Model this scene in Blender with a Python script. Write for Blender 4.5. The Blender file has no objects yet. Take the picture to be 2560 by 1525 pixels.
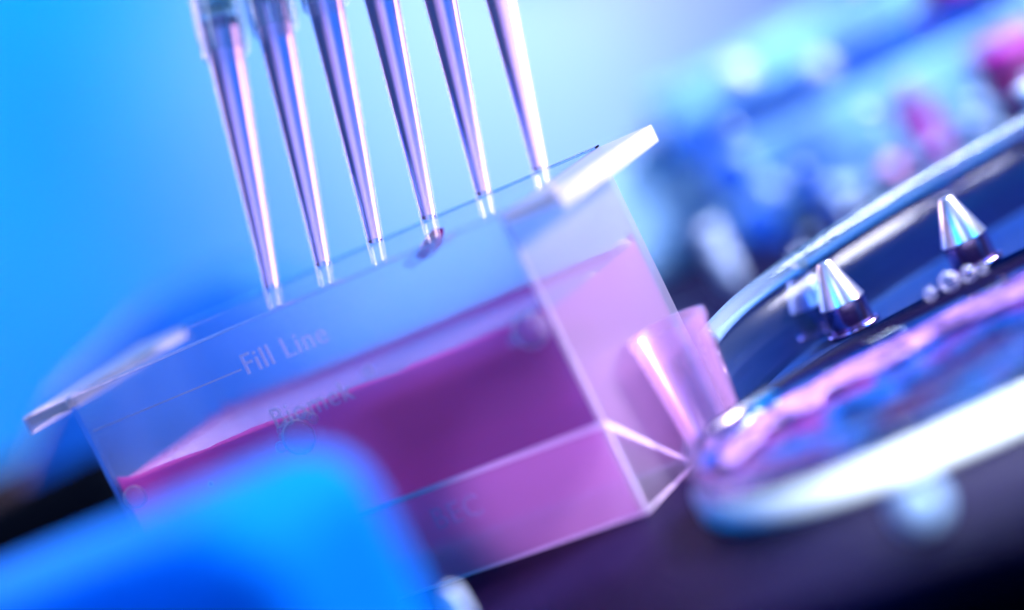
import bpy, bmesh, math, random
from mathutils import Vector, Matrix, noise
random.seed(7)
S = bpy.context.scene
COL = S.collection
R = math.radians

# ------------------------------------------------------------------ camera
S.unit_settings.system = 'METRIC'
S.unit_settings.scale_length = 0.01          # one unit is one centimetre
roll, pitch = 0.454, 0.119
fw = Vector((0, math.cos(pitch), -math.sin(pitch)))
rt = Vector((1, 0, 0)); up = rt.cross(fw)
cr, sr = math.cos(roll), math.sin(roll)
RT = rt * cr - up * sr
UP = rt * sr + up * cr
cam = bpy.data.cameras.new('camera')
cam.lens = 100; cam.sensor_width = 36; cam.clip_start = 1; cam.clip_end = 2000
cam.dof.use_dof = True
cam.dof.focus_distance = 42.7
cam.dof.aperture_fstop = 0.040
cam.dof.aperture_blades = 0
co = bpy.data.objects.new('camera', cam); COL.objects.link(co)
m = Matrix((RT, UP, -fw)).transposed().to_4x4()
m.translation = Vector((0, 0, 8.208))
co.matrix_world = m
S.camera = co

# ------------------------------------------------------------------ world, exposure
w = bpy.data.worlds.new('World'); S.world = w; w.use_nodes = True
w.node_tree.nodes['Background'].inputs[0].default_value = (0.0, 0.03, 0.30, 1)
w.node_tree.nodes['Background'].inputs[1].default_value = 0.15
S.view_settings.view_transform = 'Standard'
S.view_settings.look = 'None'
S.view_settings.exposure = 0
S.view_settings.gamma = 1
S.render.film_transparent = False
cy = S.cycles
cy.max_bounces = 24; cy.transparent_max_bounces = 32; cy.transmission_bounces = 20
cy.diffuse_bounces = 3; cy.glossy_bounces = 5
cy.caustics_reflective = False; cy.caustics_refractive = False
cy.sample_clamp_indirect = 4.0
cy.use_adaptive_sampling = True; cy.adaptive_threshold = 0.03
cy.use_denoising = True

# ------------------------------------------------------------------ lamps
def area(name, loc, target, size, power, color, size_y=None):
    l = bpy.data.lights.new(name, 'AREA')
    l.energy = power; l.color = color; l.size = size
    if size_y: l.shape = 'RECTANGLE'; l.size_y = size_y
    o = bpy.data.objects.new(name, l); COL.objects.link(o)
    o.location = loc
    if name == 'pink_tip_fill': l.spread = 1.2
    o.rotation_euler = (Vector(target) - Vector(loc)).to_track_quat('-Z', 'Y').to_euler()
    return o
area('backdrop_wash_lamp', (-12, 118, 44), (-14, 170, -6), 40, 92000, (0.0, 0.36, 1.0))
area('rack_fill', (16, 46, 22), (9, 60, 2), 5, 12000, (0.40, 0.60, 1.0))  # unseen fill added to make the rack paler
area('key_softbox', (26, 48, 24), (3, 42, 3), 12, 40000, (0.84, 0.84, 1.0))
area('pink_tip_fill', (-18, 72, 14), (-2, 43, 8), 13, 1700, (1.0, 0.70, 0.98), 22)  # unseen light added at the left so the tips refract pink
area('blue_front_lamp', (-20, 14, 26), (-3, 38, 3), 14, 7000, (0.0, 0.29, 1.0))
def spot(name, loc, target, power, color, deg, blend=.6, r=.8):
    l = bpy.data.lights.new(name, 'SPOT'); l.energy = power; l.color = color
    l.spot_size = R(deg); l.spot_blend = blend; l.shadow_soft_size = r
    o = bpy.data.objects.new(name, l); COL.objects.link(o); o.location = loc
    o.rotation_euler = (Vector(target) - Vector(loc)).to_track_quat('-Z', 'Y').to_euler()
spot('backdrop_spot_lamp', (13, 138, 16), (9, 170, 4), 78000, (1.0, 0.58, 0.90), 80, 1.0, 3)
spot('pink_end_fill', (19, 38, 8.5), (1.2, 40.8, 2.6), 85000, (0.98, 0.66, 1.0), 22, .5, 1.5)  # added light, no source in view, turns the end wall pink
spot('tip_fill_spot', (27, 30, 15), (-0.9, 42.6, 7.6), 130000, (1.0, 0.70, 0.97), 22, .6, 1.2)  # added unseen light that brightens the liquid in the tips
spot('ring_fill_spot', (11, 22, 7), (5.2, 33.4, 0), 56000, (0.85, 0.95, 1.0), 22, .5, 1)  # unseen light added to whiten the near ring of the dish
spot('magenta_skirt_fill', (-1.5, 25, 2.2), (-0.3, 40, 0.9), 15000, (1.0, 0.38, 0.97), 15, .7, .3)  # added light standing in for the liquid's pink glow on the skirt
area('front_fill', (3, 16, 24), (0, 41, 3), 6, 2200, (0.35, 0.50, 1.0))
area('blue_bench_fill', (24, 28, 8), (6, 34, 0), 6, 5000, (0.0, 0.30, 1.0))  # unseen fill added to tint the right of the bench blue

# ------------------------------------------------------------------ materials
def mat(name):
    m = bpy.data.materials.new(name); m.use_nodes = True
    nt = m.node_tree; nt.nodes.clear()
    out = nt.nodes.new('ShaderNodeOutputMaterial')
    return m, nt, out
def noise_bump(nt, scale, strength, dist=0.02, detail=4):
    tc = nt.nodes.new('ShaderNodeTexCoord')
    n = nt.nodes.new('ShaderNodeTexNoise'); n.inputs['Scale'].default_value = scale
    n.inputs['Detail'].default_value = detail
    nt.links.new(tc.outputs['Object'], n.inputs['Vector'])
    b = nt.nodes.new('ShaderNodeBump'); b.inputs['Strength'].default_value = strength
    b.inputs['Distance'].default_value = dist
    nt.links.new(n.outputs['Fac'], b.inputs['Height'])
    return b
def pbr(name, color, rough=0.4, metal=0.0, trans=0.0, ior=1.45, bump=None, spec=0.5, var=0.0, vscale=1.5, sss=0):
    m, nt, out = mat(name)
    p = nt.nodes.new('ShaderNodeBsdfPrincipled')
    p.inputs['Base Color'].default_value = (*color, 1)
    p.inputs['Roughness'].default_value = rough
    p.inputs['Metallic'].default_value = metal
    p.inputs['Transmission Weight'].default_value = trans
    p.inputs['IOR'].default_value = ior
    p.inputs['Specular IOR Level'].default_value = spec
    if var:
        tc = nt.nodes.new('ShaderNodeTexCoord')
        n = nt.nodes.new('ShaderNodeTexNoise'); n.inputs['Scale'].default_value = vscale
        n.inputs['Detail'].default_value = 5
        nt.links.new(tc.outputs['Object'], n.inputs['Vector'])
        r = nt.nodes.new('ShaderNodeValToRGB')
        r.color_ramp.elements[0].position = 0.35; r.color_ramp.elements[1].position = 0.65
        r.color_ramp.elements[0].color = (*[c * (1 - var) for c in color], 1)
        r.color_ramp.elements[1].color = (*[min(1, c * (1 + var)) for c in color], 1)
        nt.links.new(n.outputs['Fac'], r.inputs['Fac'])
        nt.links.new(r.outputs['Color'], p.inputs['Base Color'])
    if bump:
        b = noise_bump(nt, *bump); nt.links.new(b.outputs['Normal'], p.inputs['Normal'])
    nt.links.new(p.outputs[0], out.inputs['Surface'])
    return m
def milky(name, color, through, w_clear=0.15, w_haze=0.5, rough=0.3, gloss=0.10, ior=1.12, rim=0.6):
    """Translucent moulded plastic: a part goes straight through, a part through rough refraction, the rest scatters."""
    m, nt, out = mat(name)
    N, L = nt.nodes, nt.links
    tr = N.new('ShaderNodeBsdfTransparent'); tr.inputs[0].default_value = (*through, 1)
    rf = N.new('ShaderNodeBsdfRefraction'); rf.inputs['Color'].default_value = (*through, 1)
    rf.inputs['Roughness'].default_value = rough; rf.inputs['IOR'].default_value = ior
    df = N.new('ShaderNodeBsdfDiffuse'); df.inputs[0].default_value = (*color, 1)
    tl = N.new('ShaderNodeBsdfTranslucent'); tl.inputs[0].default_value = (*color, 1)
    sc = N.new('ShaderNodeMixShader'); sc.inputs[0].default_value = 0.55
    L.new(df.outputs[0], sc.inputs[1]); L.new(tl.outputs[0], sc.inputs[2])
    m1 = N.new('ShaderNodeMixShader'); m1.inputs[0].default_value = w_haze / max(1e-6, w_haze + w_clear)
    L.new(tr.outputs[0], m1.inputs[1]); L.new(rf.outputs[0], m1.inputs[2])
    m2 = N.new('ShaderNodeMixShader'); m2.inputs[0].default_value = w_haze + w_clear
    L.new(sc.outputs[0], m2.inputs[1]); L.new(m1.outputs[0], m2.inputs[2])
    gl = N.new('ShaderNodeBsdfGlossy'); gl.inputs['Roughness'].default_value = 0.22
    fr = N.new('ShaderNodeLayerWeight'); fr.inputs['Blend'].default_value = 0.5
    pw = N.new('ShaderNodeMath'); pw.operation = 'POWER'; pw.inputs[1].default_value = 4
    L.new(fr.outputs['Facing'], pw.inputs[0])
    mu = N.new('ShaderNodeMath'); mu.operation = 'MULTIPLY_ADD'; mu.inputs[1].default_value = rim; mu.inputs[2].default_value = gloss * 0.3
    L.new(pw.outputs[0], mu.inputs[0])
    m3 = N.new('ShaderNodeMixShader'); L.new(mu.outputs[0], m3.inputs[0])
    L.new(m2.outputs[0], m3.inputs[1]); L.new(gl.outputs[0], m3.inputs[2])
    L.new(m3.outputs[0], out.inputs['Surface'])
    return m
def glass(name, color, ior, rough=0.0):
    m, nt, out = mat(name)
    g = nt.nodes.new('ShaderNodeBsdfGlass')
    g.inputs['Color'].default_value = (*color, 1); g.inputs['IOR'].default_value = ior
    g.inputs['Roughness'].default_value = rough
    nt.links.new(g.outputs[0], out.inputs['Surface'])
    return m
def refr(name, color, ior):
    m, nt, out = mat(name)
    g = nt.nodes.new('ShaderNodeBsdfRefraction')
    g.inputs['Color'].default_value = (*color, 1); g.inputs['IOR'].default_value = ior
    g.inputs['Roughness'].default_value = 0
    nt.links.new(g.outputs[0], out.inputs['Surface'])
    return m

M = {}
M['backdrop'] = pbr('painted_backdrop', (0.34, 0.62, 0.96), 0.9, var=0.16, vscale=0.045)
M['bench'] = pbr('dark_bench_top', (0.007, 0.004, 0.024), 0.5, spec=0.04, var=0.4, vscale=0.25, bump=(1.5, 0.15, 0.05))
M['floor'] = pbr('dark_floor', (0.004, 0.004, 0.006), 0.9)
M['wall_pp'] = milky('frosted_polypropylene', (0.22, 0.46, 1.0), (0.98, 0.985, 1.0), 0.61, 0.34, 0.22, 0.03)
M['clear_pp'] = milky('thin_polypropylene', (0.25, 0.5, 1.0), (0.98, 0.985, 1.0), 0.52, 0.44, 0.22, 0.02)
M['skirt_glow_pp'] = milky('skirt_glow_polypropylene', (0.92, 0.66, 1.0), (0.97, 0.9, 1.0), 0.35, 0.30, 0.22, 0.04)  # same plastic as the walls, tinted pink for light from the liquid above
M['basin_glow_pp'] = milky('basin_glow_polypropylene', (0.95, 0.55, 1.0), (0.96, 0.9, 1.0), 0.30, 0.20, 0.22, 0.04)  # pink scatter puts the light under the basin into the colour
M['end_pp'] = milky('frosted_end_polypropylene', (0.75, 0.80, 1.0), (0.985, 0.985, 1.0), 0.52, 0.39, 0.3, 0.05)
M['lip_pp'] = milky('thick_polypropylene', (0.78, 0.88, 1.0), (0.96, 0.98, 1.0), 0.12, 0.56, 0.35, 0.12)
M['emboss'] = milky('embossed_letters', (0.7, 0.75, 1.0), (0.97, 0.97, 1.0), 0.66, 0.0, 0.3, 0.05)
M['edge_pp'] = milky('edge_polypropylene', (0.85, 0.88, 1.0), (0.95, 0.97, 1.0), 0.15, 0.15, 0.3, 0.12)
M['pink_liquid'] = milky('pink_culture_medium', (0.95, 0.34, 0.84), (0.92, 0.46, 0.84), 0.40, 0.30, 0.2, 0.06)
def part_clear(name, color, ior, clear):
    m, nt, out = mat(name); N, L = nt.nodes, nt.links
    g = N.new('ShaderNodeBsdfGlass'); g.inputs['Color'].default_value = (*color, 1); g.inputs['IOR'].default_value = ior; g.inputs['Roughness'].default_value = 0
    t = N.new('ShaderNodeBsdfTransparent'); t.inputs[0].default_value = (*color, 1)
    x = N.new('ShaderNodeMixShader'); x.inputs[0].default_value = clear
    L.new(g.outputs[0], x.inputs[1]); L.new(t.outputs[0], x.inputs[2]); L.new(x.outputs[0], out.inputs['Surface']); return m
def cloudy_refr(name, color, ior, scatter, w):
    m, nt, out = mat(name); N, L = nt.nodes, nt.links
    g = N.new('ShaderNodeBsdfRefraction'); g.inputs['Color'].default_value = (*color, 1); g.inputs['IOR'].default_value = ior; g.inputs['Roughness'].default_value = 0
    d = N.new('ShaderNodeBsdfDiffuse'); d.inputs[0].default_value = (*scatter, 1)
    x = N.new('ShaderNodeMixShader'); x.inputs[0].default_value = w
    L.new(g.outputs[0], x.inputs[1]); L.new(d.outputs[0], x.inputs[2]); L.new(x.outputs[0], out.inputs['Surface']); return m
def film(name):
    m, nt, out = mat(name); N, L = nt.nodes, nt.links
    t = N.new('ShaderNodeBsdfTransparent'); t.inputs[0].default_value = (.97, .96, 1, 1)
    d = N.new('ShaderNodeBsdfDiffuse'); d.inputs[0].default_value = (.85, .9, 1, 1)
    g = N.new('ShaderNodeBsdfGlossy'); g.inputs['Roughness'].default_value = .12
    y = N.new('ShaderNodeMixShader'); y.inputs[0].default_value = .12; L.new(d.outputs[0], y.inputs[1]); L.new(g.outputs[0], y.inputs[2])
    w = N.new('ShaderNodeLayerWeight'); w.inputs['Blend'].default_value = .5
    p = N.new('ShaderNodeMath'); p.operation = 'POWER'; p.inputs[1].default_value = 2.2; L.new(w.outputs['Facing'], p.inputs[0])
    q = N.new('ShaderNodeMath'); q.operation = 'MULTIPLY_ADD'; q.inputs[1].default_value = .9; q.inputs[2].default_value = .10; L.new(p.outputs[0], q.inputs[0])
    x = N.new('ShaderNodeMixShader'); L.new(q.outputs[0], x.inputs[0]); L.new(t.outputs[0], x.inputs[1]); L.new(y.outputs[0], x.inputs[2])
    L.new(x.outputs[0], out.inputs['Surface']); return m
M['tip_wall'] = milky('clear_tip_wall', (0.8, 0.85, 1.0), (0.985, 0.99, 1.0), 0.97, 0.0, 0.1, 0.05, rim=0.22)
M['tip_plastic'] = part_clear('clear_tip_plastic', (0.985, 0.99, 1.0), 1.42, 0.25)
M['rim_glass'] = None
M['tray_clear'] = milky('clear_tray_wall', (0.0, 0.2, 0.6), (0.5, 0.68, 0.95), 0.95, 0.0, 0.1, 0.1)
M['sleeve'] = milky('clear_sleeve_plastic', (0.75, 0.9, 0.95), (0.97, 0.99, 1.0), 0.965, 0.0, 0.1, 0.05, 1.2, rim=0.3)
def cloudy_glass(name, color, ior, scatter, w):
    m, nt, out = mat(name); N, L = nt.nodes, nt.links
    g = N.new('ShaderNodeBsdfGlass'); g.inputs['Color'].default_value = (*color, 1); g.inputs['IOR'].default_value = ior; g.inputs['Roughness'].default_value = 0
    d = N.new('ShaderNodeBsdfDiffuse'); d.inputs[0].default_value = (*scatter, 1)
    x = N.new('ShaderNodeMixShader'); x.inputs[0].default_value = w
    L.new(g.outputs[0], x.inputs[1]); L.new(d.outputs[0], x.inputs[2]); L.new(x.outputs[0], out.inputs['Surface']); return m
M['tip_wet'] = cloudy_glass('tip_liquid', (0.97, 0.80, 0.99), 1.32, (1.0, 0.70, 0.98), 0.30)
M['tip_meniscus'] = glass('tip_liquid_end', (0.93, 0.76, 0.98), 1.333)
M['filter'] = pbr('teal_filter', (0.60, 0.95, 0.95), 0.35, trans=0.0, var=0.3, vscale=5)
M['collar'] = milky('clear_collar_plastic', (0.5, 0.9, 1.0), (0.98, 0.995, 1.0), 0.82, 0.0, 0.1, 0.05, 1.3)
M['rib'] = milky('collar_rib', (0.7, 0.95, 1.0), (0.98, 0.99, 1.0), 0.50, 0.0, 0.1, 0.15)
M['bubble'] = film('bubble_film')
M['dish_glass'] = glass('dish_glass', (0.93, 0.97, 1.0), 1.47)
M['white_rim'] = pbr('white_plastic_and_lit_ring', (0.86, 0.88, 0.92), 0.35)
M['steel'] = pbr('turned_steel', (0.95, 0.95, 1.0), 0.30, metal=1.0, bump=(14, 0.12, 0.01))
M['steel_dark'] = pbr('dark_steel_shaft', (0.45, 0.34, 0.60), 0.18, metal=1.0)
M['tray_floor'] = pbr('brushed_dark_steel', (0.004, 0.02, 0.10), 0.30, spec=0.08, bump=(6, 0.3, 0.03))
def mixed_liquid():
    m, nt, out = mat('magenta_blue_liquid'); N, L = nt.nodes, nt.links
    p = N.new('ShaderNodeBsdfPrincipled'); p.inputs['Roughness'].default_value = 0.06
    tc = N.new('ShaderNodeTexCoord'); n1 = N.new('ShaderNodeTexNoise'); n1.inputs['Scale'].default_value = 0.55; n1.inputs['Detail'].default_value = 3
    L.new(tc.outputs['Object'], n1.inputs['Vector'])
    r = N.new('ShaderNodeValToRGB'); el = r.color_ramp.elements
    el[0].position = .34; el[0].color = (.05, .002, .02, 1); el[1].position = .66; el[1].color = (.22, .02, .20, 1)
    for pos, c in ((.43, (.0, .012, .08, 1)), (.52, (.0, .06, .32, 1)), (.58, (.12, .006, .10, 1))):
        e = el.new(pos); e.color = c
    L.new(n1.outputs['Fac'], r.inputs['Fac']); L.new(r.outputs['Color'], p.inputs['Base Color'])
    b = noise_bump(nt, 1.6, 0.5, 0.2); L.new(b.outputs['Normal'], p.inputs['Normal'])
    L.new(p.outputs[0], out.inputs['Surface']); return m
M['dish_liquid'] = mixed_liquid()
M['block'] = pbr('blue_tip_box', (0.0, 0.25, 1.0), 0.85, spec=0.03, var=0.12, vscale=.5, bump=(40, 0.1, 0.01))
M['panel'] = pbr('pale_blue_rack', (0.20, 0.45, 0.92), 0.5, var=0.5, vscale=0.5)
M['bar'] = pbr('blue_rack_bar', (0.02, 0.16, 0.75), 0.5, var=0.3, vscale=0.4)
M['hue_blue'] = pbr('deep_blue_plastic', (0.0, 0.07, 0.45), 0.45)
M['vial_pink'] = pbr('magenta_vial', (0.50, 0.03, 0.38), 0.35)
M['cap_pink'] = pbr('pink_cap', (0.85, 0.35, 0.70), 0.4)
M['cap_white'] = pbr('white_cap', (0.55, 0.62, 0.80), 0.4)
M['hue_pale'] = pbr('pale_blue_bead_plastic', (0.45, 0.62, 0.9), 0.4)
M['cap_shelf'] = pbr('pale_shelf', (0.75, 0.85, 0.98), 0.7)
M['black'] = pbr('black_casting', (0.002, 0.003, 0.006), 0.9, spec=0.02)
M['navy'] = pbr('blue_housing', (0.0, 0.12, 0.55), 0.6)
M['cup'] = milky('pink_refraction_cup', (0.95, 0.7, 1.0), (0.98, 0.90, 1.0), 0.90, 0.0, 0.2, 0.3)
M['label'] = pbr('dark_shade', (0.05, 0.02, 0.06), 0.6)  # tone of the backdrop shadow, carried by the back wall panel
M['wine'] = pbr('dark_wine_cap', (0.16, 0.01, 0.10), 0.4)

M['rim_glass'] = cloudy_glass('pale_rim_glass', (0.88, 0.96, 1.0), 1.45, (0.45, 0.72, 1.0), 0.14)

# ------------------------------------------------------------------ helpers
def tag(o, label=None, cat=None, group=None, kind=None):
    if label: o['label'] = label
    if cat: o['category'] = cat
    if group: o['group'] = group
    if kind: o['kind'] = kind
    return o
def empty(name, loc=(0, 0, 0), rz=0.0):
    o = bpy.data.objects.new(name, None); COL.objects.link(o)
    o.location = loc; o.rotation_euler = (0, 0, rz); o.empty_display_size = 0.3
    return o
def obj(name, bm, mats, parent=None, smooth=False, bevel=0, seg=2):
    me = bpy.data.meshes.new(name)
    bmesh.ops.recalc_face_normals(bm, faces=bm.faces)
    bm.to_mesh(me); bm.free()
    for x in (mats if isinstance(mats, (list, tuple)) else [mats]): me.materials.append(x)
    o = bpy.data.objects.new(name, me); COL.objects.link(o)
    if parent: o.parent = parent
    if smooth:
        for p in me.polygons: p.use_smooth = True
    if bevel:
        b = o.modifiers.new('bevel', 'BEVEL'); b.width = bevel; b.segments = seg
        b.limit_method = 'ANGLE'; b.angle_limit = R(30)
    return o
def box(bm, x0, x1, y0, y1, z0, z1):
    v = [bm.verts.new((x, y, z)) for z in (z0, z1) for x, y in ((x0, y0), (x1, y0), (x1, y1), (x0, y1))]
    for f in ((3, 2, 1, 0), (4, 5, 6, 7), (0, 1, 5, 4), (1, 2, 6, 5), (2, 3, 7, 6), (3, 0, 4, 7)):
        bm.faces.new([v[i] for i in f])
def prism(bm, poly, a0, a1, axis='x'):
    """poly of 2-D points extruded along an axis from a0 to a1"""
    def P(p, a):
        return (a, p[0], p[1]) if axis == 'x' else ((p[0], a, p[1]) if axis == 'y' else (p[0], p[1], a))
    A = [bm.verts.new(P(p, a0)) for p in poly]; B = [bm.verts.new(P(p, a1)) for p in poly]
    n = len(poly)
    bm.faces.new(A[::-1]); bm.faces.new(B)
    for i in range(n): bm.faces.new((A[i], A[(i + 1) % n], B[(i + 1) % n], B[i]))
def lathe(bm, prof, seg=48, closed=False, mi=None):
    """prof: (r, z) list; revolves about z. mi: material index per span"""
    rings = []
    for r, z in prof:
        if r < 1e-6: rings.append([bm.verts.new((0, 0, z))])
        else: rings.append([bm.verts.new((r * math.cos(2 * math.pi * k / seg), r * math.sin(2 * math.pi * k / seg), z)) for k in range(seg)])
    pairs = list(zip(rings[:-1], rings[1:]))
    if closed: pairs.append((rings[-1], rings[0]))
    for j, (a, b) in enumerate(pairs):
        for k in range(seg):
            k2 = (k + 1) % seg
            if len(a) == 1 and len(b) == 1: continue
            if len(a) == 1: f = bm.faces.new((a[0], b[k2], b[k]))
            elif len(b) == 1: f = bm.faces.new((a[k], a[k2], b[0]))
            else: f = bm.faces.new((a[k], a[k2], b[k2], b[k]))
            if mi: f.material_index = mi[j]
def sphere(bm, c, r, seg=16, rings=10, sc=(1, 1, 1)):
    mx = Matrix.Translation(c) @ Matrix.Diagonal((*sc, 1))
    bmesh.ops.create_uvsphere(bm, u_segments=seg, v_segments=rings, radius=r, matrix=mx)

# ------------------------------------------------------------------ the setting
YAW = -0.525
ax = Vector((math.cos(YAW), math.sin(YAW), 0)); ay = Vector((-math.sin(YAW), math.cos(YAW), 0))
e0 = Vector((2.5, 30.55, 0))                     # a point of the bench's front edge
bm = bmesh.new()
pts = [e0 - ax * 70, e0 + ax * 70, e0 + ax * 70 + ay * 33, e0 - ax * 70 + ay * 33]
prism(bm, [(p.x, p.y) for p in pts], -.5, 0, 'z')
tag(obj('bench_top', bm, M['bench'], bevel=0.1, seg=4), kind='structure')
bm = bmesh.new(); box(bm, -250, 250, -60, 700, -76, -75)
tag(obj('floor', bm, M['floor']), kind='structure')
bm = bmesh.new(); box(bm, -50, 37, 170, 171, -34, 60)
tag(obj('backdrop', bm, M['backdrop']), kind='structure')

# ------------------------------------------------------------------ reservoir
ZR, ZA = 1.46, 0.22
HW, HD, HH, TW = 4.18, 1.764, 4.70, 0.10
res = empty('reagent_reservoir', (-2.291, 43.0, 0.0), YAW)
tag(res, 'frosted translucent plastic reservoir holding pink liquid under the row of tips', 'reservoir')
bm = bmesh.new(); box(bm, -HW + TW + .003, HW - TW - .003, -HD, -HD + TW, ZR - .04, HH)
front = obj('front_wall', bm, M['wall_pp'], res, bevel=0.015)
bm = bmesh.new(); box(bm, -HW + TW + .003, HW - TW - .003, -HD, -HD + TW, 0, ZR - .043)
obj('skirt', bm, M['skirt_glow_pp'], res, bevel=0.01)
bm = bmesh.new(); box(bm, -HW + TW + .003, HW - TW - .003, HD - TW, HD, 0, HH)
obj('back_wall', bm, M['clear_pp'], res, bevel=0.015)
for s in (-1, 1):
    bm = bmesh.new(); box(bm, min(s * HW, s * (HW - TW)), max(s * HW, s * (HW - TW)), -HD, HD, 0, HH)
    obj('end_wall', bm, M['end_pp'] if s > 0 else M['clear_pp'], res, bevel=0.015)
ZR, ZA = 1.46, 0.22
bm = bmesh.new()
prism(bm, [(-HD + TW, ZR), (0, ZA), (HD - TW, ZR), (HD - TW, ZR - .1), (0, ZA - .1), (-HD + TW, ZR - .1)], -HW + TW + .003, HW - TW - .003)
obj('basin_floor', bm, M['basin_glow_pp'], res)
bm = bmesh.new(); box(bm, -1.5, 2.2, HD + .002, HD + .03, .9, 2.45)  # dark sheet put in for the backdrop shadow behind the liquid
obj('shade_panel', bm, M['label'], res, bevel=.008)
# bright moulded seams
bm = bmesh.new(); box(bm, -HW + TW, HW + .012, -HD - .014, -HD - .001, ZR - .085, ZR + .0)
obj('seam', bm, M['edge_pp'], res, bevel=0.004)
bm = bmesh.new()
box(bm, HW + .001, HW + .02, -HD, HD, 0, .05)
obj('foot_edge', bm, M['edge_pp'], res, bevel=0.006)
bm = bmesh.new(); box(bm, -HW, HW + .01, -HD - .02, -HD - .001, 0, .05)
obj('foot_edge', bm, M['edge_pp'], res, bevel=0.006)
bm = bmesh.new(); prism(bm, [(-HD, ZR), (-HD, ZR - .09), (.0, .05), (.0, .15)], HW + .001, HW + .016)
obj('seam', bm, M['edge_pp'], res, bevel=.003)
LP = 0.86
for s in (-1, 1):
    bm = bmesh.new()
    x0, x1 = sorted((s * (HW + .002), s * (HW + LP)))
    box(bm, x0, x1, -HD - .02, HD + .02, HH - .16, HH)
    xa, xb = sorted((s * (HW + LP + .002), s * (HW + LP + .08)))
    box(bm, xa, xb, -HD - .02, HD + .02, HH - .28, HH + .004)
    obj('lip', bm, M['lip_pp'], res, bevel=0.03)
for s in (-1, 1):
    bm = bmesh.new(); y0, y1 = sorted((s * HD, s * (HD - TW - .02)))
    box(bm, -HW, HW, y0 - .02, y1 + .02, HH + .002, HH + .035)
    obj('rim', bm, M['dish_glass'] if s > 0 else M['wall_pp'], res, bevel=0.01)

def lettering(text, size, x, z, parent, extrude=0.012, bold=0.0):
    c = bpy.data.curves.new('lettering', 'FONT'); c.body = text; c.size = size
    c.extrude = extrude; c.offset = bold; c.resolution_u = 3; c.space_character = 1.1
    t = bpy.data.objects.new('tmp', c); COL.objects.link(t)
    dg = bpy.context.evaluated_depsgraph_get()
    me = bpy.data.meshes.new_from_object(t.evaluated_get(dg))
    bpy.data.objects.remove(t)
    src = bmesh.new(); src.from_mesh(me); bpy.data.meshes.remove(me)
    bmesh.ops.remove_doubles(src, verts=src.verts, dist=1e-5)
    src.verts.ensure_lookup_table(); seen = set(); isl = []
    for v in src.verts:
        if v.index in seen: continue
        st, grp = [v], []
        seen.add(v.index)
        while st:
            q = st.pop(); grp.append(q)
            for ed in q.link_edges:
                u = ed.other_vert(q)
                if u.index not in seen: seen.add(u.index); st.append(u)
        isl.append(grp)
    isl.sort(key=lambda g: min(v.co.x for v in g))
    groups = []                                  # the dot of an i stays with its stem
    for grp in isl:
        x0, x1 = min(v.co.x for v in grp), max(v.co.x for v in grp)
        if groups and x0 < groups[-1][1] - .3 * (x1 - x0): groups[-1][0].extend(grp); groups[-1][1] = max(groups[-1][1], x1)
        else: groups.append([grp, x1])
    for grp, _ in groups:
        bm = bmesh.new(); mp = {v: bm.verts.new(v.co) for v in grp}
        for f in {f for v in grp for f in v.link_faces}:
            try: bm.faces.new([mp[v] for v in f.verts])
            except ValueError: pass
        o = obj('letter', bm, M['emboss'], parent)
        o.location = (x, -HD - extrude - .001, z); o.rotation_euler = (R(90), 0, 0)
    src.free()
lettering('Fill Line', .46, -.93, 3.99, res)
lettering('Biomek', .46, -.90, 3.07, res)
lettering('®', .26, .93, 3.28, res)
lettering('BEC', .48, .86, .80, res)
bm = bmesh.new(); box(bm, -3.98, -.98, -HD - .012, -HD - .001, 4.085, 4.11)
obj('fill_mark', bm, M['emboss'], res)

bm = bmesh.new(); box(bm, HW - .02, HW + .014, -HD - .014, -HD + .02, .06, ZR); obj('corner_edge', bm, M['edge_pp'], res, bevel=.004)
bm = bmesh.new(); box(bm, HW - .006, HW + .010, -HD - .010, -HD + .006, ZR + .01, HH - .17); obj('corner_edge', bm, M['edge_pp'], res, bevel=.004)
# the liquid in the basin
LZ = 3.12; g = .006
bm = bmesh.new()
yf, yb = -HD + TW + g, HD - TW - g
XL = HW - TW - g; NX = 70; prev = None
for i in range(NX + 1):
    x = -XL + 2 * XL * i / NX
    end = .10 * max(0, 1 - (XL - abs(x)) / .25)
    wv = .035 * noise.noise(Vector((x * 1.1, 0, 0))) + .02 * noise.noise(Vector((x * 3.3, 4, 0))) + end
    wb = .03 * noise.noise(Vector((x * 1.3, 9, 0))) + end
    sec = [(yf, ZR + g), (0, ZA + g), (yb, ZR + g), (yb, LZ + .10 + wb), (yb - .05, LZ + .03 + wb * .6), (yb - .16, LZ + end * .6), (0, LZ + end * .5),
           (yf + .16, LZ + end * .6), (yf + .05, LZ + .03 + wv * .6), (yf, LZ + .08 + wv)]
    cur = [bm.verts.new((x, p[0], p[1])) for p in sec]
    if prev:
        for k in range(len(sec)): bm.faces.new((prev[k], prev[(k + 1) % len(sec)], cur[(k + 1) % len(sec)], cur[k]))
    if i in (0, NX): bm.faces.new(cur)
    prev = cur
liq = obj('pink_liquid', bm, M['pink_liquid'])
liq.location = res.location; liq.rotation_euler = res.rotation_euler
tag(liq, 'pink liquid filling the lower part of the frosted reservoir', 'liquid')

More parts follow.
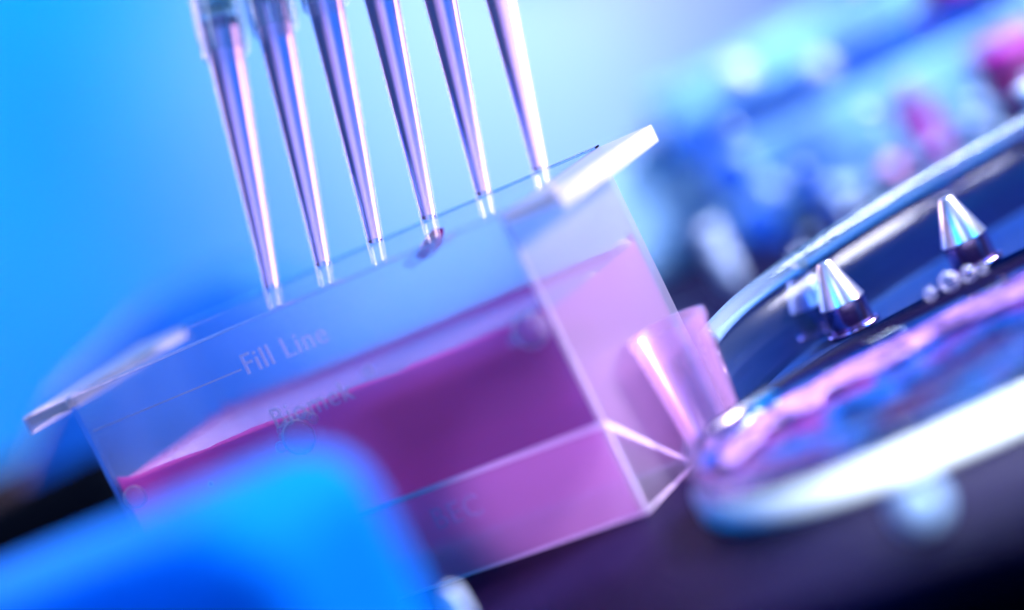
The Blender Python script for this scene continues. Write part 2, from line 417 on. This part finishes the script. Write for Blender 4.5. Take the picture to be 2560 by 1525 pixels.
# bubbles at the liquid line
RM = Matrix.Rotation(YAW, 4, 'Z')
def rl(x, y, z): return res.location + (RM @ Vector((x, y, z)))
def bubble(x, y, z, r, label, name='bubble'):
    flat = y < -1
    bm = bmesh.new(); sphere(bm, (0, 0, 0), r, 24, 16, (1, .8 if flat else 1, 1))
    o = obj(name, bm, M['bubble'], None, True); o.location = rl(x, -HD - .0 if flat else y, z - .32); o.rotation_euler = (0, 0, YAW)
    tag(o, label, 'bubble', 'bubbles on the liquid line of the reservoir')
yb0 = -HD + TW + .01
bubble(-.60, yb0 + .27, 3.16, .27, 'largest bubble in the small cluster below the embossed wording')
bubble(-.97, yb0 + .10, 3.12, .09, 'small bubble touching the left side of the largest bubble')
small = [(-.82, 3.36, .06), (-.72, 3.42, .05), (-.60, 3.44, .065), (-.48, 3.46, .05), (-.38, 3.43, .06), (-.28, 3.42, .07), (-.20, 3.34, .08), (-.86, 3.27, .04)]
for j, (x, z, r) in enumerate(small):
    bm = bmesh.new(); sphere(bm, (0, 0, 0), r, 14, 9)
    o = obj('bubble', bm, M['bubble'], None, True); o.location = rl(x, -HD - .03, z - .32)
    lb = ['first froth bubble from the left on top of the largest bubble', 'second froth bubble from the left on top of the largest bubble', 'third froth bubble, at the crown of the largest bubble',
          'fourth froth bubble, just right of the crown of the largest bubble', 'fifth froth bubble, sloping down right of the crown', 'sixth froth bubble, last but one at the right of the froth',
          'rightmost and fattest froth bubble beside the largest bubble', 'tiny froth bubble low on the left shoulder of the largest bubble'][j]
    tag(o, lb, 'bubble', 'froth crowning the largest bubble')
bubble(4.06 - .30, yb0 + .28, 3.36, .27, 'blurred pale bubble at the right front corner of the liquid')
bubble(4.06 - .60, yb0 + .12, 3.30, .11, 'smaller blurred bubble just left of the corner bubble')
bubble(-3.84, yb0 + .2, 3.22, .19, 'bubble in the far left corner of the liquid')
bubble(3.96, .1, 3.44, .10, 'small bright bubble halfway along the end wall waterline')
bubble(3.90, 1.5, 3.48, .16, 'pale bubble at the back corner of the end wall waterline')
bubble(-2.44, yb0 + .05, 2.98, .045, 'tiny bubble on the pink waterline left of the cluster')

# a drop clinging to the back wall among the tips
bm = bmesh.new()
bmesh.ops.create_icosphere(bm, subdivisions=3, radius=1)
for v in bm.verts:
    n = noise.noise(v.co * 1.3 + Vector((3, 1, 0)))
    v.co = Vector((v.co.x * .34 * (1 + .3 * n), v.co.y * .07, v.co.z * .13 * (1 + .4 * n) + .10 * v.co.x))
dr = obj('liquid_drop', bm, pbr('drop_liquid', (.35, .01, .22), .05, trans=.4, ior=1.33), None, True)
dr.location = rl(0.9, HD - TW - .06, 4.36); dr.rotation_euler = (0, R(-8), YAW)
tag(dr, 'dark magenta drop clinging inside the back wall behind the fourth tip', 'drop')

# ------------------------------------------------------------------ pipette tips
def rad(s): return .118 + (.298 - .118) * s / 4.25
def make_tip():
    t = empty('pipette_tip')
    wl = .028; seg = 48; S0, S1, ST = .36, 4.85, 7.2
    bm = bmesh.new()
    out = [(rad(s), s) for s in (S0, S0 + .01, 1, 2, 3, 4.2)] + [(rad(4.25) + .004, 4.25), (rad(4.3) + .012, 4.3), (rad(S1) + .012, S1), (.36, ST)]
    out = out[:-1]
    # wet part of the wall, closed by its two dry ends
    lathe(bm, out + [(rad(S1) - wl, S1 + .001)], seg)
    lathe(bm, [(rad(S0) - wl, S0), (rad(S0), S0)], seg)
    bmesh.ops.remove_doubles(bm, verts=bm.verts, dist=1e-4)
    body = obj('tip_body', bm, M['tip_wall'], t, True)
    # faces must look out of the plastic: outer wall outward, inner wall toward the axis
    me = body.data; b2 = bmesh.new(); b2.from_mesh(me)
    for f in b2.faces:
        c = f.calc_center_median(); r = math.hypot(c.x, c.y); d = Vector((c.x, c.y, 0)).normalized().dot(f.normal)
        outer = r > (rad(c.z) - wl * .5 if c.z < S1 else rad(S1) + (.36 - rad(S1)) * (c.z - S1) / (ST - S1) - wl * .5)
        if abs(f.normal.z) > .9: continue
        if (outer and d < 0) or (not outer and d > 0): f.normal_flip()
    b2.to_mesh(me); b2.free()
    bm = bmesh.new()
    lathe(bm, [(rad(S1) + .010, S1 + .003), (.36, ST), (.36 - wl, ST), (rad(S1) - wl, S1 + .003)], seg, closed=True)
    obj('sleeve', bm, M['sleeve'], t, True)
    bm = bmesh.new()
    lathe(bm, [(rad(0) - wl, 0), (rad(0), 0), (rad(S0), S0 - .002), (rad(S0) - wl, S0 - .002)], seg, closed=True)
    obj('orifice', bm, M['sleeve'], t, True)
    # the liquid column
    bm = bmesh.new()
    def k(s): return rad(s) - wl
    side = [(k(S0), S0), (k(S0 + .01), S0 + .01), (k(1), 1), (k(2), 2), (k(3), 3), (k(4), 4), (k(S1 - .02), S1 - .02), (k(S1), S1)]
    botm = [(0, S0), (k(S0) * .5, S0), (k(S0) * .98, S0), (k(S0), S0)]
    topm = [(k(S1), S1), (k(S1) * .85, S1 - .035), (k(S1) * .5, S1 - .055), (0, S1 - .06)]
    prof = botm + side[1:] + topm[1:]
    mi = [2] * 3 + [0] * 7 + [1] * 3
    lathe(bm, prof, seg, mi=mi)
    obj('liquid_column', bm, [M['tip_wet'], M['tip_meniscus'], M['sleeve']], t, True)
    # ribbed collar round the top
    bm = bmesh.new()
    lathe(bm, [(.335, 4.27), (.365, 4.27), (.40, ST), (.37, ST)], seg, closed=True)
    obj('collar', bm, M['collar'], t, True)
    for q in range(8):
        bm = bmesh.new()
        prism(bm, [(.37, 4.30), (.415, 4.55), (.445, ST), (.39, ST)], -.014, .014, 'y')
        f = obj('rib', bm, M['rib'], t); f.rotation_euler = (0, 0, 2 * math.pi * q / 8 + .2)
    bm = bmesh.new()
    lathe(bm, [(0, 5.1), (.27, 5.1), (.275, 5.25), (.25, 5.3), (.25, 5.42), (.28, 5.48), (.29, 6.4), (0, 6.4)], 32)
    obj('filter', bm, M['filter'], t, True)
    for ch in t.children:
        e = ch.modifiers.new('es', 'EDGE_SPLIT'); e.split_angle = R(35)
    return t
def copy_tree(o, parent=None):
    c = o.copy(); COL.objects.link(c)
    if parent: c.parent = parent
    for ch in list(o.children): copy_tree(ch, c)
    return c
T0 = Vector((-3.2875, 43.6928, 4.548)); T5 = Vector((1.1516, 41.1215, 4.575))
row = (T5 - T0) / 5; rd = row.normalized()
aa = rd.cross(Vector((0, 0, 1))).normalized(); bb = aa.cross(rd)
tu = (bb * math.cos(R(27)) - aa * math.sin(R(27))).normalized()
if tu.z < 0: tu = -tu
yy = tu.cross(rd)
rotm = Matrix((rd, yy, tu)).transposed().to_4x4()
tip_labels = ['leftmost liquid filled clear pipette tip with teal filter showing inside its collar',
              'second clear pipette tip from the left with its dark liquid surface just in frame',
              'third clear pipette tip from the left with its collar edge just in frame',
              'fourth clear pipette tip from the left in front of the magenta drop',
              'fifth clear pipette tip from the left beside the bright reservoir lip',
              'rightmost clear pipette tip dipping behind the white reservoir lip']
tip0 = make_tip()
for i in range(6):
    t = tip0 if i == 0 else copy_tree(tip0)
    mm = rotm @ Matrix.Rotation(.35 * i, 4, 'Z'); mm.translation = T0 + row * i
    t.matrix_world = mm
    tag(t, tip_labels[i], 'pipette tip', 'pipette tips dipping in a row into the reservoir')

# ------------------------------------------------------------------ blue block in front
blk = None
bm = bmesh.new(); box(bm, -8.1, -.25, -2.9, .5, -74.98, 4.1)
blk = obj('blue_housing', bm, M['block'], bevel=.8, seg=8)
blk.location = (-2.02, 30.9, 0); blk.rotation_euler = (0, 0, YAW)
tag(blk, 'bright blue plastic housing very close and wholly out of focus', 'housing')

# small white foot sticking up at the bottom edge
bm = bmesh.new(); lathe(bm, [(0, 0), (.13, 0), (.15, .5), (.12, .84), (.05, .9), (0, .91)], 24)
pg = obj('plastic_peg', bm, M['white_rim'], None, True); pg.location = (-2.36, 36.4, 0)
tag(pg, 'small white plastic peg standing at the bottom below the reservoir', 'peg')

# ------------------------------------------------------------------ front dish with magenta liquid
DC = Vector((6.35, 37.0, 0)); DX, DY = 5.2, 3.08
def oval(a, inset):
    c, q = math.cos(a), math.sin(a); e = 2 / 2.5
    return ((DX - inset) * math.copysign(abs(c) ** e, c), (DY - inset) * math.copysign(abs(q) ** e, q))
def oval_band(name, prof, material, parent, closed=True, seg=180):
    bm = bmesh.new()
    rings = []
    for d, z in prof: rings.append([bm.verts.new((*oval(2 * math.pi * k / seg, d), z)) for k in range(seg)])
    pr = list(zip(rings[:-1], rings[1:])) + ([(rings[-1], rings[0])] if closed else [])
    for A, B in pr:
        for k in range(seg): bm.faces.new((A[k], A[(k + 1) % seg], B[(k + 1) % seg], B[k]))
    if not closed: bm.faces.new(rings[0]); bm.faces.new(rings[-1])
    return obj(name, bm, material, parent, True)
dish = empty('glass_dish', DC)
tag(dish, 'shallow oval glass dish of magenta liquid with a broad base ring painted white for its glow', 'dish')
oval_band('lit_base_ring', [(.15, .02), (-.02, .02), (-.12, .14), (-.12, .36), (-.02, .44), (.15, .44)], M['white_rim'], dish)  # glass ring coloured white for the light glowing in it
oval_band('dish_wall', [(.09, .444), (.0, .444), (-.02, .70), (-.05, .80), (.02, .86), (.10, .80)], M['dish_glass'], dish)
oval_band('dish_floor', [(.17, .02), (.17, .1)], M['hue_blue'], dish, closed=False)
bm = bmesh.new(); n = 60; SG = 180; grid = {}
for i in range(n + 1):
    for k in range(SG):
        X, Y = oval(2 * math.pi * k / SG, .16); x, y = X * i / n, Y * i / n
        z = .52 + .09 * noise.noise(Vector((x * .8, y * 1.2, 0))) + .03 * noise.noise(Vector((x * 3, y * 3, 2)))
        if i > n * .95: z += .12 * (i / n - .95) / .05
        grid[i, k] = bm.verts.new((x, y, z))
for i in range(n):
    for k in range(SG): bm.faces.new((grid[i, k], grid[i + 1, k], grid[i + 1, (k + 1) % SG], grid[i, (k + 1) % SG]))
bmesh.ops.remove_doubles(bm, verts=bm.verts, dist=1e-5)
dl = obj('magenta_liquid', bm, M['dish_liquid'], None, True); dl.location = DC
tag(dl, 'rippled magenta and blue liquid lying in the shallow oval glass dish', 'liquid')
for x, y, r, lb in [(-.92, 3.00, .09, 'leftmost of the clear bubbles lined up along the far rim of the oval dish'), (-.60, 3.02, .14, 'largest of the clear bubbles lined up along the far rim of the oval dish'),
                    (-.30, 3.02, .11, 'bubble right of the largest on the far rim of the oval dish'), (-.08, 3.02, .07, 'rightmost small bubble on the far rim of the oval dish')]:
    bm = bmesh.new(); sphere(bm, (0, 0, 0), r, 20, 12)
    o = obj('bubble', bm, M['bubble'], None, True); o.location = (DC.x + x, DC.y + y, .86 + r * .8)
    tag(o, lb, 'bubble', 'bubbles on the far rim of the oval dish')

M['painted_sheen'] = pbr('lavender_sheen', (0.28, 0.14, 0.40), 0.12, var=0.7, vscale=2.2, bump=(5, 0.7, 0.08))  # band coloured as the reflection along the liquid's far side
bm = bmesh.new(); g2 = {}; NK, NI = 120, 12
for k in range(NK + 1):
    a = R(12) + R(166) * k / NK
    wdt = .95 * math.sin(math.pi * k / NK) ** .5 + .02
    for i in range(NI + 1):
        X, Y = oval(a, .42 + wdt * i / NI * (1 + .2 * math.sin(k * .35)))
        z = .56 + .06 * (1 - i / NI) + .05 * noise.noise(Vector((X * 2.5, Y * 2.5, 5)))
        g2[k, i] = bm.verts.new((X, Y, z))
for k in range(NK):
    for i in range(NI): bm.faces.new((g2[k, i], g2[k, i + 1], g2[k + 1, i + 1], g2[k + 1, i]))
fo = obj('painted_sheen', bm, M['painted_sheen'], None, True); fo.location = DC
so = fo.modifiers.new('thick', 'SOLIDIFY'); so.thickness = .06; so.offset = -1
tag(fo, 'pale lavender sheen painted as a band along the far side of the oval dish', 'painted_sheen')

# ------------------------------------------------------------------ clear tray with steel cones
def spline(P, n=12):
    out = []
    L = len(P)
    for i in range(L):
        p0, p1, p2, p3 = (Vector(P[(i + j - 1) % L]) for j in range(4))
        for k in range(n):
            t = k / n
            out.append(.5 * ((2 * p1) + (-p0 + p2) * t + (2 * p0 - 5 * p1 + 4 * p2 - p3) * t * t + (-p0 + 3 * p1 - 3 * p2 + p3) * t ** 3))
    return out
TO = Vector((7, 43, 0))
outer = [(2.30, 41.2), (3.1, 42.9), (4.4, 44.3), (6.1, 45.6), (7.6, 46.3), (9.2, 46.9), (11.5, 47.2), (14, 46.6), (15, 45), (13.5, 43.6), (11, 43.1), (8, 43.15), (6, 43.1), (4.3, 42.65), (3.1, 41.7), (2.6, 41.05)]
P = [Vector((p.x - TO.x, p.y - TO.y)) for p in spline(outer, 8)]
def offset(P, d):
    o = []; L = len(P)
    for i in range(L):
        t = (P[(i + 1) % L] - P[i - 1]); t = t.normalized() if t.length else Vector((1, 0))
        o.append(P[i] + Vector((t.y, -t.x)) * d)     # clockwise outline: right-hand side is inside
    return o
def band(name, prof, material, parent, closed=True, k0=0, k1=None):
    """profile of (inset, z) swept along the tray outline, from point k0 to k1 of it"""
    bm = bmesh.new(); L = len(P); k1 = k1 or L
    idx = list(range(k0, k1 + 1)) if k1 < L else list(range(L))
    rings = []
    for d, z in prof:
        q = offset(P, d); rings.append([bm.verts.new((q[i].x, q[i].y, z)) for i in idx])
    pr = list(zip(rings[:-1], rings[1:])) + ([(rings[-1], rings[0])] if closed else [])
    for a, b in pr:
        for k in range(len(idx) - (1 if k1 < L else 0)): bm.faces.new((a[k], a[(k + 1) % len(idx)], b[(k + 1) % len(idx)], b[k]))
    if k1 < L and closed: bm.faces.new([q[0] for q in rings]); bm.faces.new([q[-1] for q in rings])
    return obj(name, bm, material, parent, True)
tray = empty('clear_tray', TO)
tag(tray, 'long clear walled tray with dark steel floor holding pointed cones', 'tray')
band('tray_wall', [(.0, .06), (.10, .06), (.10, 1.40), (.0, 1.40)], M['tray_clear'], tray, k0=0, k1=68)
band('tray_rim', [(-.08, 1.405), (.14, 1.405), (.20, 1.48), (.16, 1.64), (.04, 1.72), (-.10, 1.66), (-.14, 1.50)], M['rim_glass'], tray, k0=0, k1=68)
bm = bmesh.new(); vs = [bm.verts.new((q.x, q.y, .34)) for q in offset(P, .14)]; vb = [bm.verts.new((q.x, q.y, .02)) for q in offset(P, .14)]
bm.faces.new(vs); bm.faces.new(vb)
for k in range(len(vs)): bm.faces.new((vs[k], vs[(k + 1) % len(vs)], vb[(k + 1) % len(vs)], vb[k]))
obj('tray_floor', bm, M['tray_floor'], tray)
def cone(x, y, s, label):
    s *= 1.1
    c = empty('steel_cone', (x, y, .345))
    tag(c, label, 'cone', 'pointed steel cones standing in the clear tray')
    bm = bmesh.new(); lathe(bm, [(0, 0), (.37 * s, 0), (.39 * s, .03), (.39 * s, .50 * s)], 40); obj('shaft', bm, M['steel_dark'], c, True)
    bm = bmesh.new(); lathe(bm, [(.40 * s, 0), (.47 * s, 0), (.47 * s, .07), (.40 * s, .07)], 40, closed=True); obj('collar', bm, M['steel_dark'], c, True)
    bm = bmesh.new(); lathe(bm, [(.39 * s, .503 * s), (.395 * s, .52 * s), (.13 * s, 1.22 * s), (.10 * s, 1.25 * s), (0, 1.26 * s)], 40)
    h = obj('point', bm, M['steel'], c, True)
    e = h.modifiers.new('es', 'EDGE_SPLIT'); e.split_angle = R(35)
    return c
cone(4.60, 43.35, .84, 'steel cone at the left of the tray with its point standing clear')
cone(4.27, 44.45, .84, 'steel cone half hidden behind the left cone of the tray')
cone(6.76, 43.6, .86, 'steel cone standing alone at the right of the tray')

# ------------------------------------------------------------------ things behind, out of focus
rack = empty('tube_rack', (9.0, 59.5, 0), R(-4))
tag(rack, 'pale blue tube rack far behind with dark blue discs for holes in its face', 'rack')
bm = bmesh.new(); box(bm, -4.6, 12, 0, 3, 0, 2.0); obj('lower_tier', bm, M['panel'], rack, bevel=.1)
bm = bmesh.new(); box(bm, -4.0, 12, .6, 3, 2.2, 2.75); obj('crossbar', bm, M['bar'], rack, bevel=.1)
bm = bmesh.new(); box(bm, -4.6, 12, .3, 3, 2.76, 3.7); obj('upper_tier', bm, M['panel'], rack, bevel=.1)
bm = bmesh.new(); box(bm, 1.0, 12, .5, 3, 3.71, 4.6); obj('crossbar', bm, M['bar'], rack, bevel=.1)
bm = bmesh.new(); prism(bm, [(1.6, .02), (6.2, .02), (6.2, 2.2), (4.4, 2.7), (2.2, 2.3), (1.7, 1.6)], 61, 64, 'y')
pb = obj('pale_box', bm, pbr('pale_box_plastic', (0.50, 0.74, 0.98), 0.6, var=0.1), bevel=.3, seg=4)
tag(pb, 'pale blue plastic box blurred behind the right end of the reservoir', 'box')
def rdisc(name, x, z, r, mt, label, d=59.2, n=.25):  # flat dark disc added in place of an open hole
    bm = bmesh.new(); lathe(bm, [(0, 0), (r, 0), (r, n * .8), (r * .85, n), (0, n)], 32)
    o = obj(name, bm, mt, None, True); o.location = (x, d, z); o.rotation_euler = (R(90), 0, 0)
    return o
for x, z, r, lb in [(4.92, 2.5, .45, 'dark blue disc for the hole nearest the top of the blurred rack edge'),
                    (5.29, 1.53, .5, 'dark blue disc for the hole below the first one at the rack edge'),
                    (6.81, .85, .5, 'dark blue disc for the hole low on the rack beside the pale disc'),
                    (5.4, .35, .5, 'broad dark blue disc for the hole at the foot of the rack')]:
    tag(rdisc('hole_disc', x, z, r, M['hue_blue'], lb, 59.3), lb, 'cap', 'dark blue discs for holes of the rack')  # discs standing in for open holes
def ball(x, y, z, r, mt, label, name='bead'):  # most of these beads stand in for blurred highlights
    bm = bmesh.new(); sphere(bm, (0, 0, 0), r, 20, 14)
    o = obj(name, bm, mt, None, True); o.location = (x, y, z)
    tag(o, label, 'bead', 'round beads by the rack, mostly for blurred highlights')
ball(6.31, 59.0, 3.41, .35, M['cap_white'], 'large white bead for a blurred highlight at the top left of the rack')  # beads added to draw the blurred highlights by the rack
ball(7.88, 58.8, 2.79, .30, M['cap_white'], 'pale bead for a blurred highlight on the crossbar of the rack')
ball(9.9, 56.5, 3.05, .22, M['cap_pink'], 'pink bead for a blurred highlight near the top right corner')
ball(7.95, 55.8, .62, .24, M['cap_pink'], 'bright pink bead for a highlight at the foot of the magenta vial')
ball(5.75, 57.5, 1.15, .22, M['hue_pale'], 'pale blue bead for a highlight between two dark blue discs')
ball(6.9, 57.0, .55, .25, M['hue_pale'], 'left one of two pale highlight beads low on the rack')
ball(7.3, 57.0, .42, .22, M['hue_pale'], 'right one of two pale highlight beads low on the rack')
ball(10.1, 56.5, .95, .20, M['hue_pale'], 'pale blue bead for a highlight at the right of the magenta vial')
ball(3.18, 31.75, .30, .28, M['hue_pale'], 'pale blue ball resting in front of the white ring of the dish')
rng = random.Random(11)
mats_b = [('cap_white', 'small white bead for a blurred highlight before the rack'), ('cap_pink', 'small pink bead for a blurred highlight before the rack'),
          ('hue_pale', 'small pale blue bead for a blurred highlight before the rack'), ('hue_blue', 'small deep blue bead for a blurred spot before the rack')]
for i in range(60):  # random beads added to make out-of-focus highlight spots
    u = rng.random(); x = 5.2 + 7.6 * u; y = rng.uniform(52.5, 58.3)
    z = rng.uniform(.15, 4.2) if i % 2 else rng.uniform(.15, 1.2)
    k = rng.choice([0, 1, 1, 2, 2, 3, 3]) if u > .45 else rng.choice([0, 2, 3, 3])
    bm = bmesh.new(); sphere(bm, (0, 0, 0), rng.uniform(.07, .16), 14, 9)
    o = obj('bead', bm, M[mats_b[k][0]], None, True); o.location = (x, y, z)  # bead added as an out-of-focus spot
    place = ('low ' if z < 1.4 else 'high ' if z > 2.8 else 'halfway up ') + ('at the left end' if x < 7.4 else 'at the right end' if x > 10.3 else 'in the middle')
    tag(o, mats_b[k][1] + ', ' + place, 'bead', 'small beads added as blurred spots before the rack, ' + mats_b[k][0][4:])
def vial(x, y, z, r, h, body, cap, label, cat='vial', lean=0):
    v = empty('vial', (x, y, z)); v.rotation_euler = (0, lean, 0)
    tag(v, label, cat)
    bm = bmesh.new(); lathe(bm, [(0, 0), (r * .7, 0), (r, .15), (r, h * .8), (r * .8, h * .86)], 32); obj('vial_body', bm, body, v, True)
    bm = bmesh.new(); lathe(bm, [(r * .6, h * .8), (r * 1.05, h * .82), (r * 1.05, h), (0, h)], 32); obj('cap', bm, cap, v, True)
vial(9.0, 57.2, 0, .42, 1.65, M['vial_pink'], M['vial_pink'], 'magenta vial standing blurred in front of the rack')
vial(11.2, 57.0, 0, .75, 1.9, M['wine'], M['vial_pink'], 'dark wine coloured bottle at the right edge behind', 'bottle')
vial(10.5, 56.0, 3.1, .5, .9, M['vial_pink'], M['cap_pink'], 'magenta jar lying on the rack top at the right', 'jar')
vial(4.05, 55, 0, .26, 1.35, M['cap_white'], M['cap_white'], 'short white tube standing blurred right of the reservoir', 'tube')
vial(9.6, 48.5, 0, .22, 1.95, M['cap_white'], M['cap_white'], 'white tube standing behind the tray at the right edge', 'tube')
for zz, hh, x0, lb in [(15.5, 1.5, 6, 'upper pale shelf board blurred far behind at the top right'), (9.5, 1.1, 10, 'lower pale shelf board blurred far behind above the rack')]:
    bm = bmesh.new(); box(bm, x0, 36, 158, 166, zz, zz + hh)
    tag(obj('shelf_board', bm, M['cap_shelf'], bevel=.3), lb, 'shelf', 'shelf boards far behind')
# black apparatus behind at the left
bx = empty('black_apparatus', (-11.2, 60, 0), R(-20))
tag(bx, 'black rounded apparatus blurred behind the left end of the reservoir', 'apparatus')
bx.location = (0, 60, 0); bx.rotation_euler = (0, 0, 0)
bm = bmesh.new(); prism(bm, [(-11.6, .8), (-10.9, 2.3), (-9.6, 3.5), (-6.8, 4.45), (-4.9, 4.4), (-3.4, 3.2), (-3, .8)], -1.5, 2, 'y'); obj('housing', bm, M['navy'], bx, bevel=.5, seg=6)
bm = bmesh.new(); box(bm, -17, -8.6, -2.4, 5, .01, 2.3); obj('base', bm, M['black'], bx, bevel=.5, seg=4)

# clear pink cup added for the refraction pattern between the reservoir and the dish
cup = empty('refraction_cup', (1.85, 40.62, 0))
tag(cup, 'small clear pink cup standing in for refraction between the reservoir end wall and the oval dish', 'cup')
bm = bmesh.new(); lathe(bm, [(0, .02), (.40, .02), (.44, .1), (.60, 1.95), (.63, 2.0), (.63, 2.12), (.57, 2.12), (.55, 1.95), (.40, .14), (0, .12)], 36)
cb = obj('refraction_cup_body', bm, M['cup'], cup, True)
cb.modifiers.new('es', 'EDGE_SPLIT').split_angle = R(40)
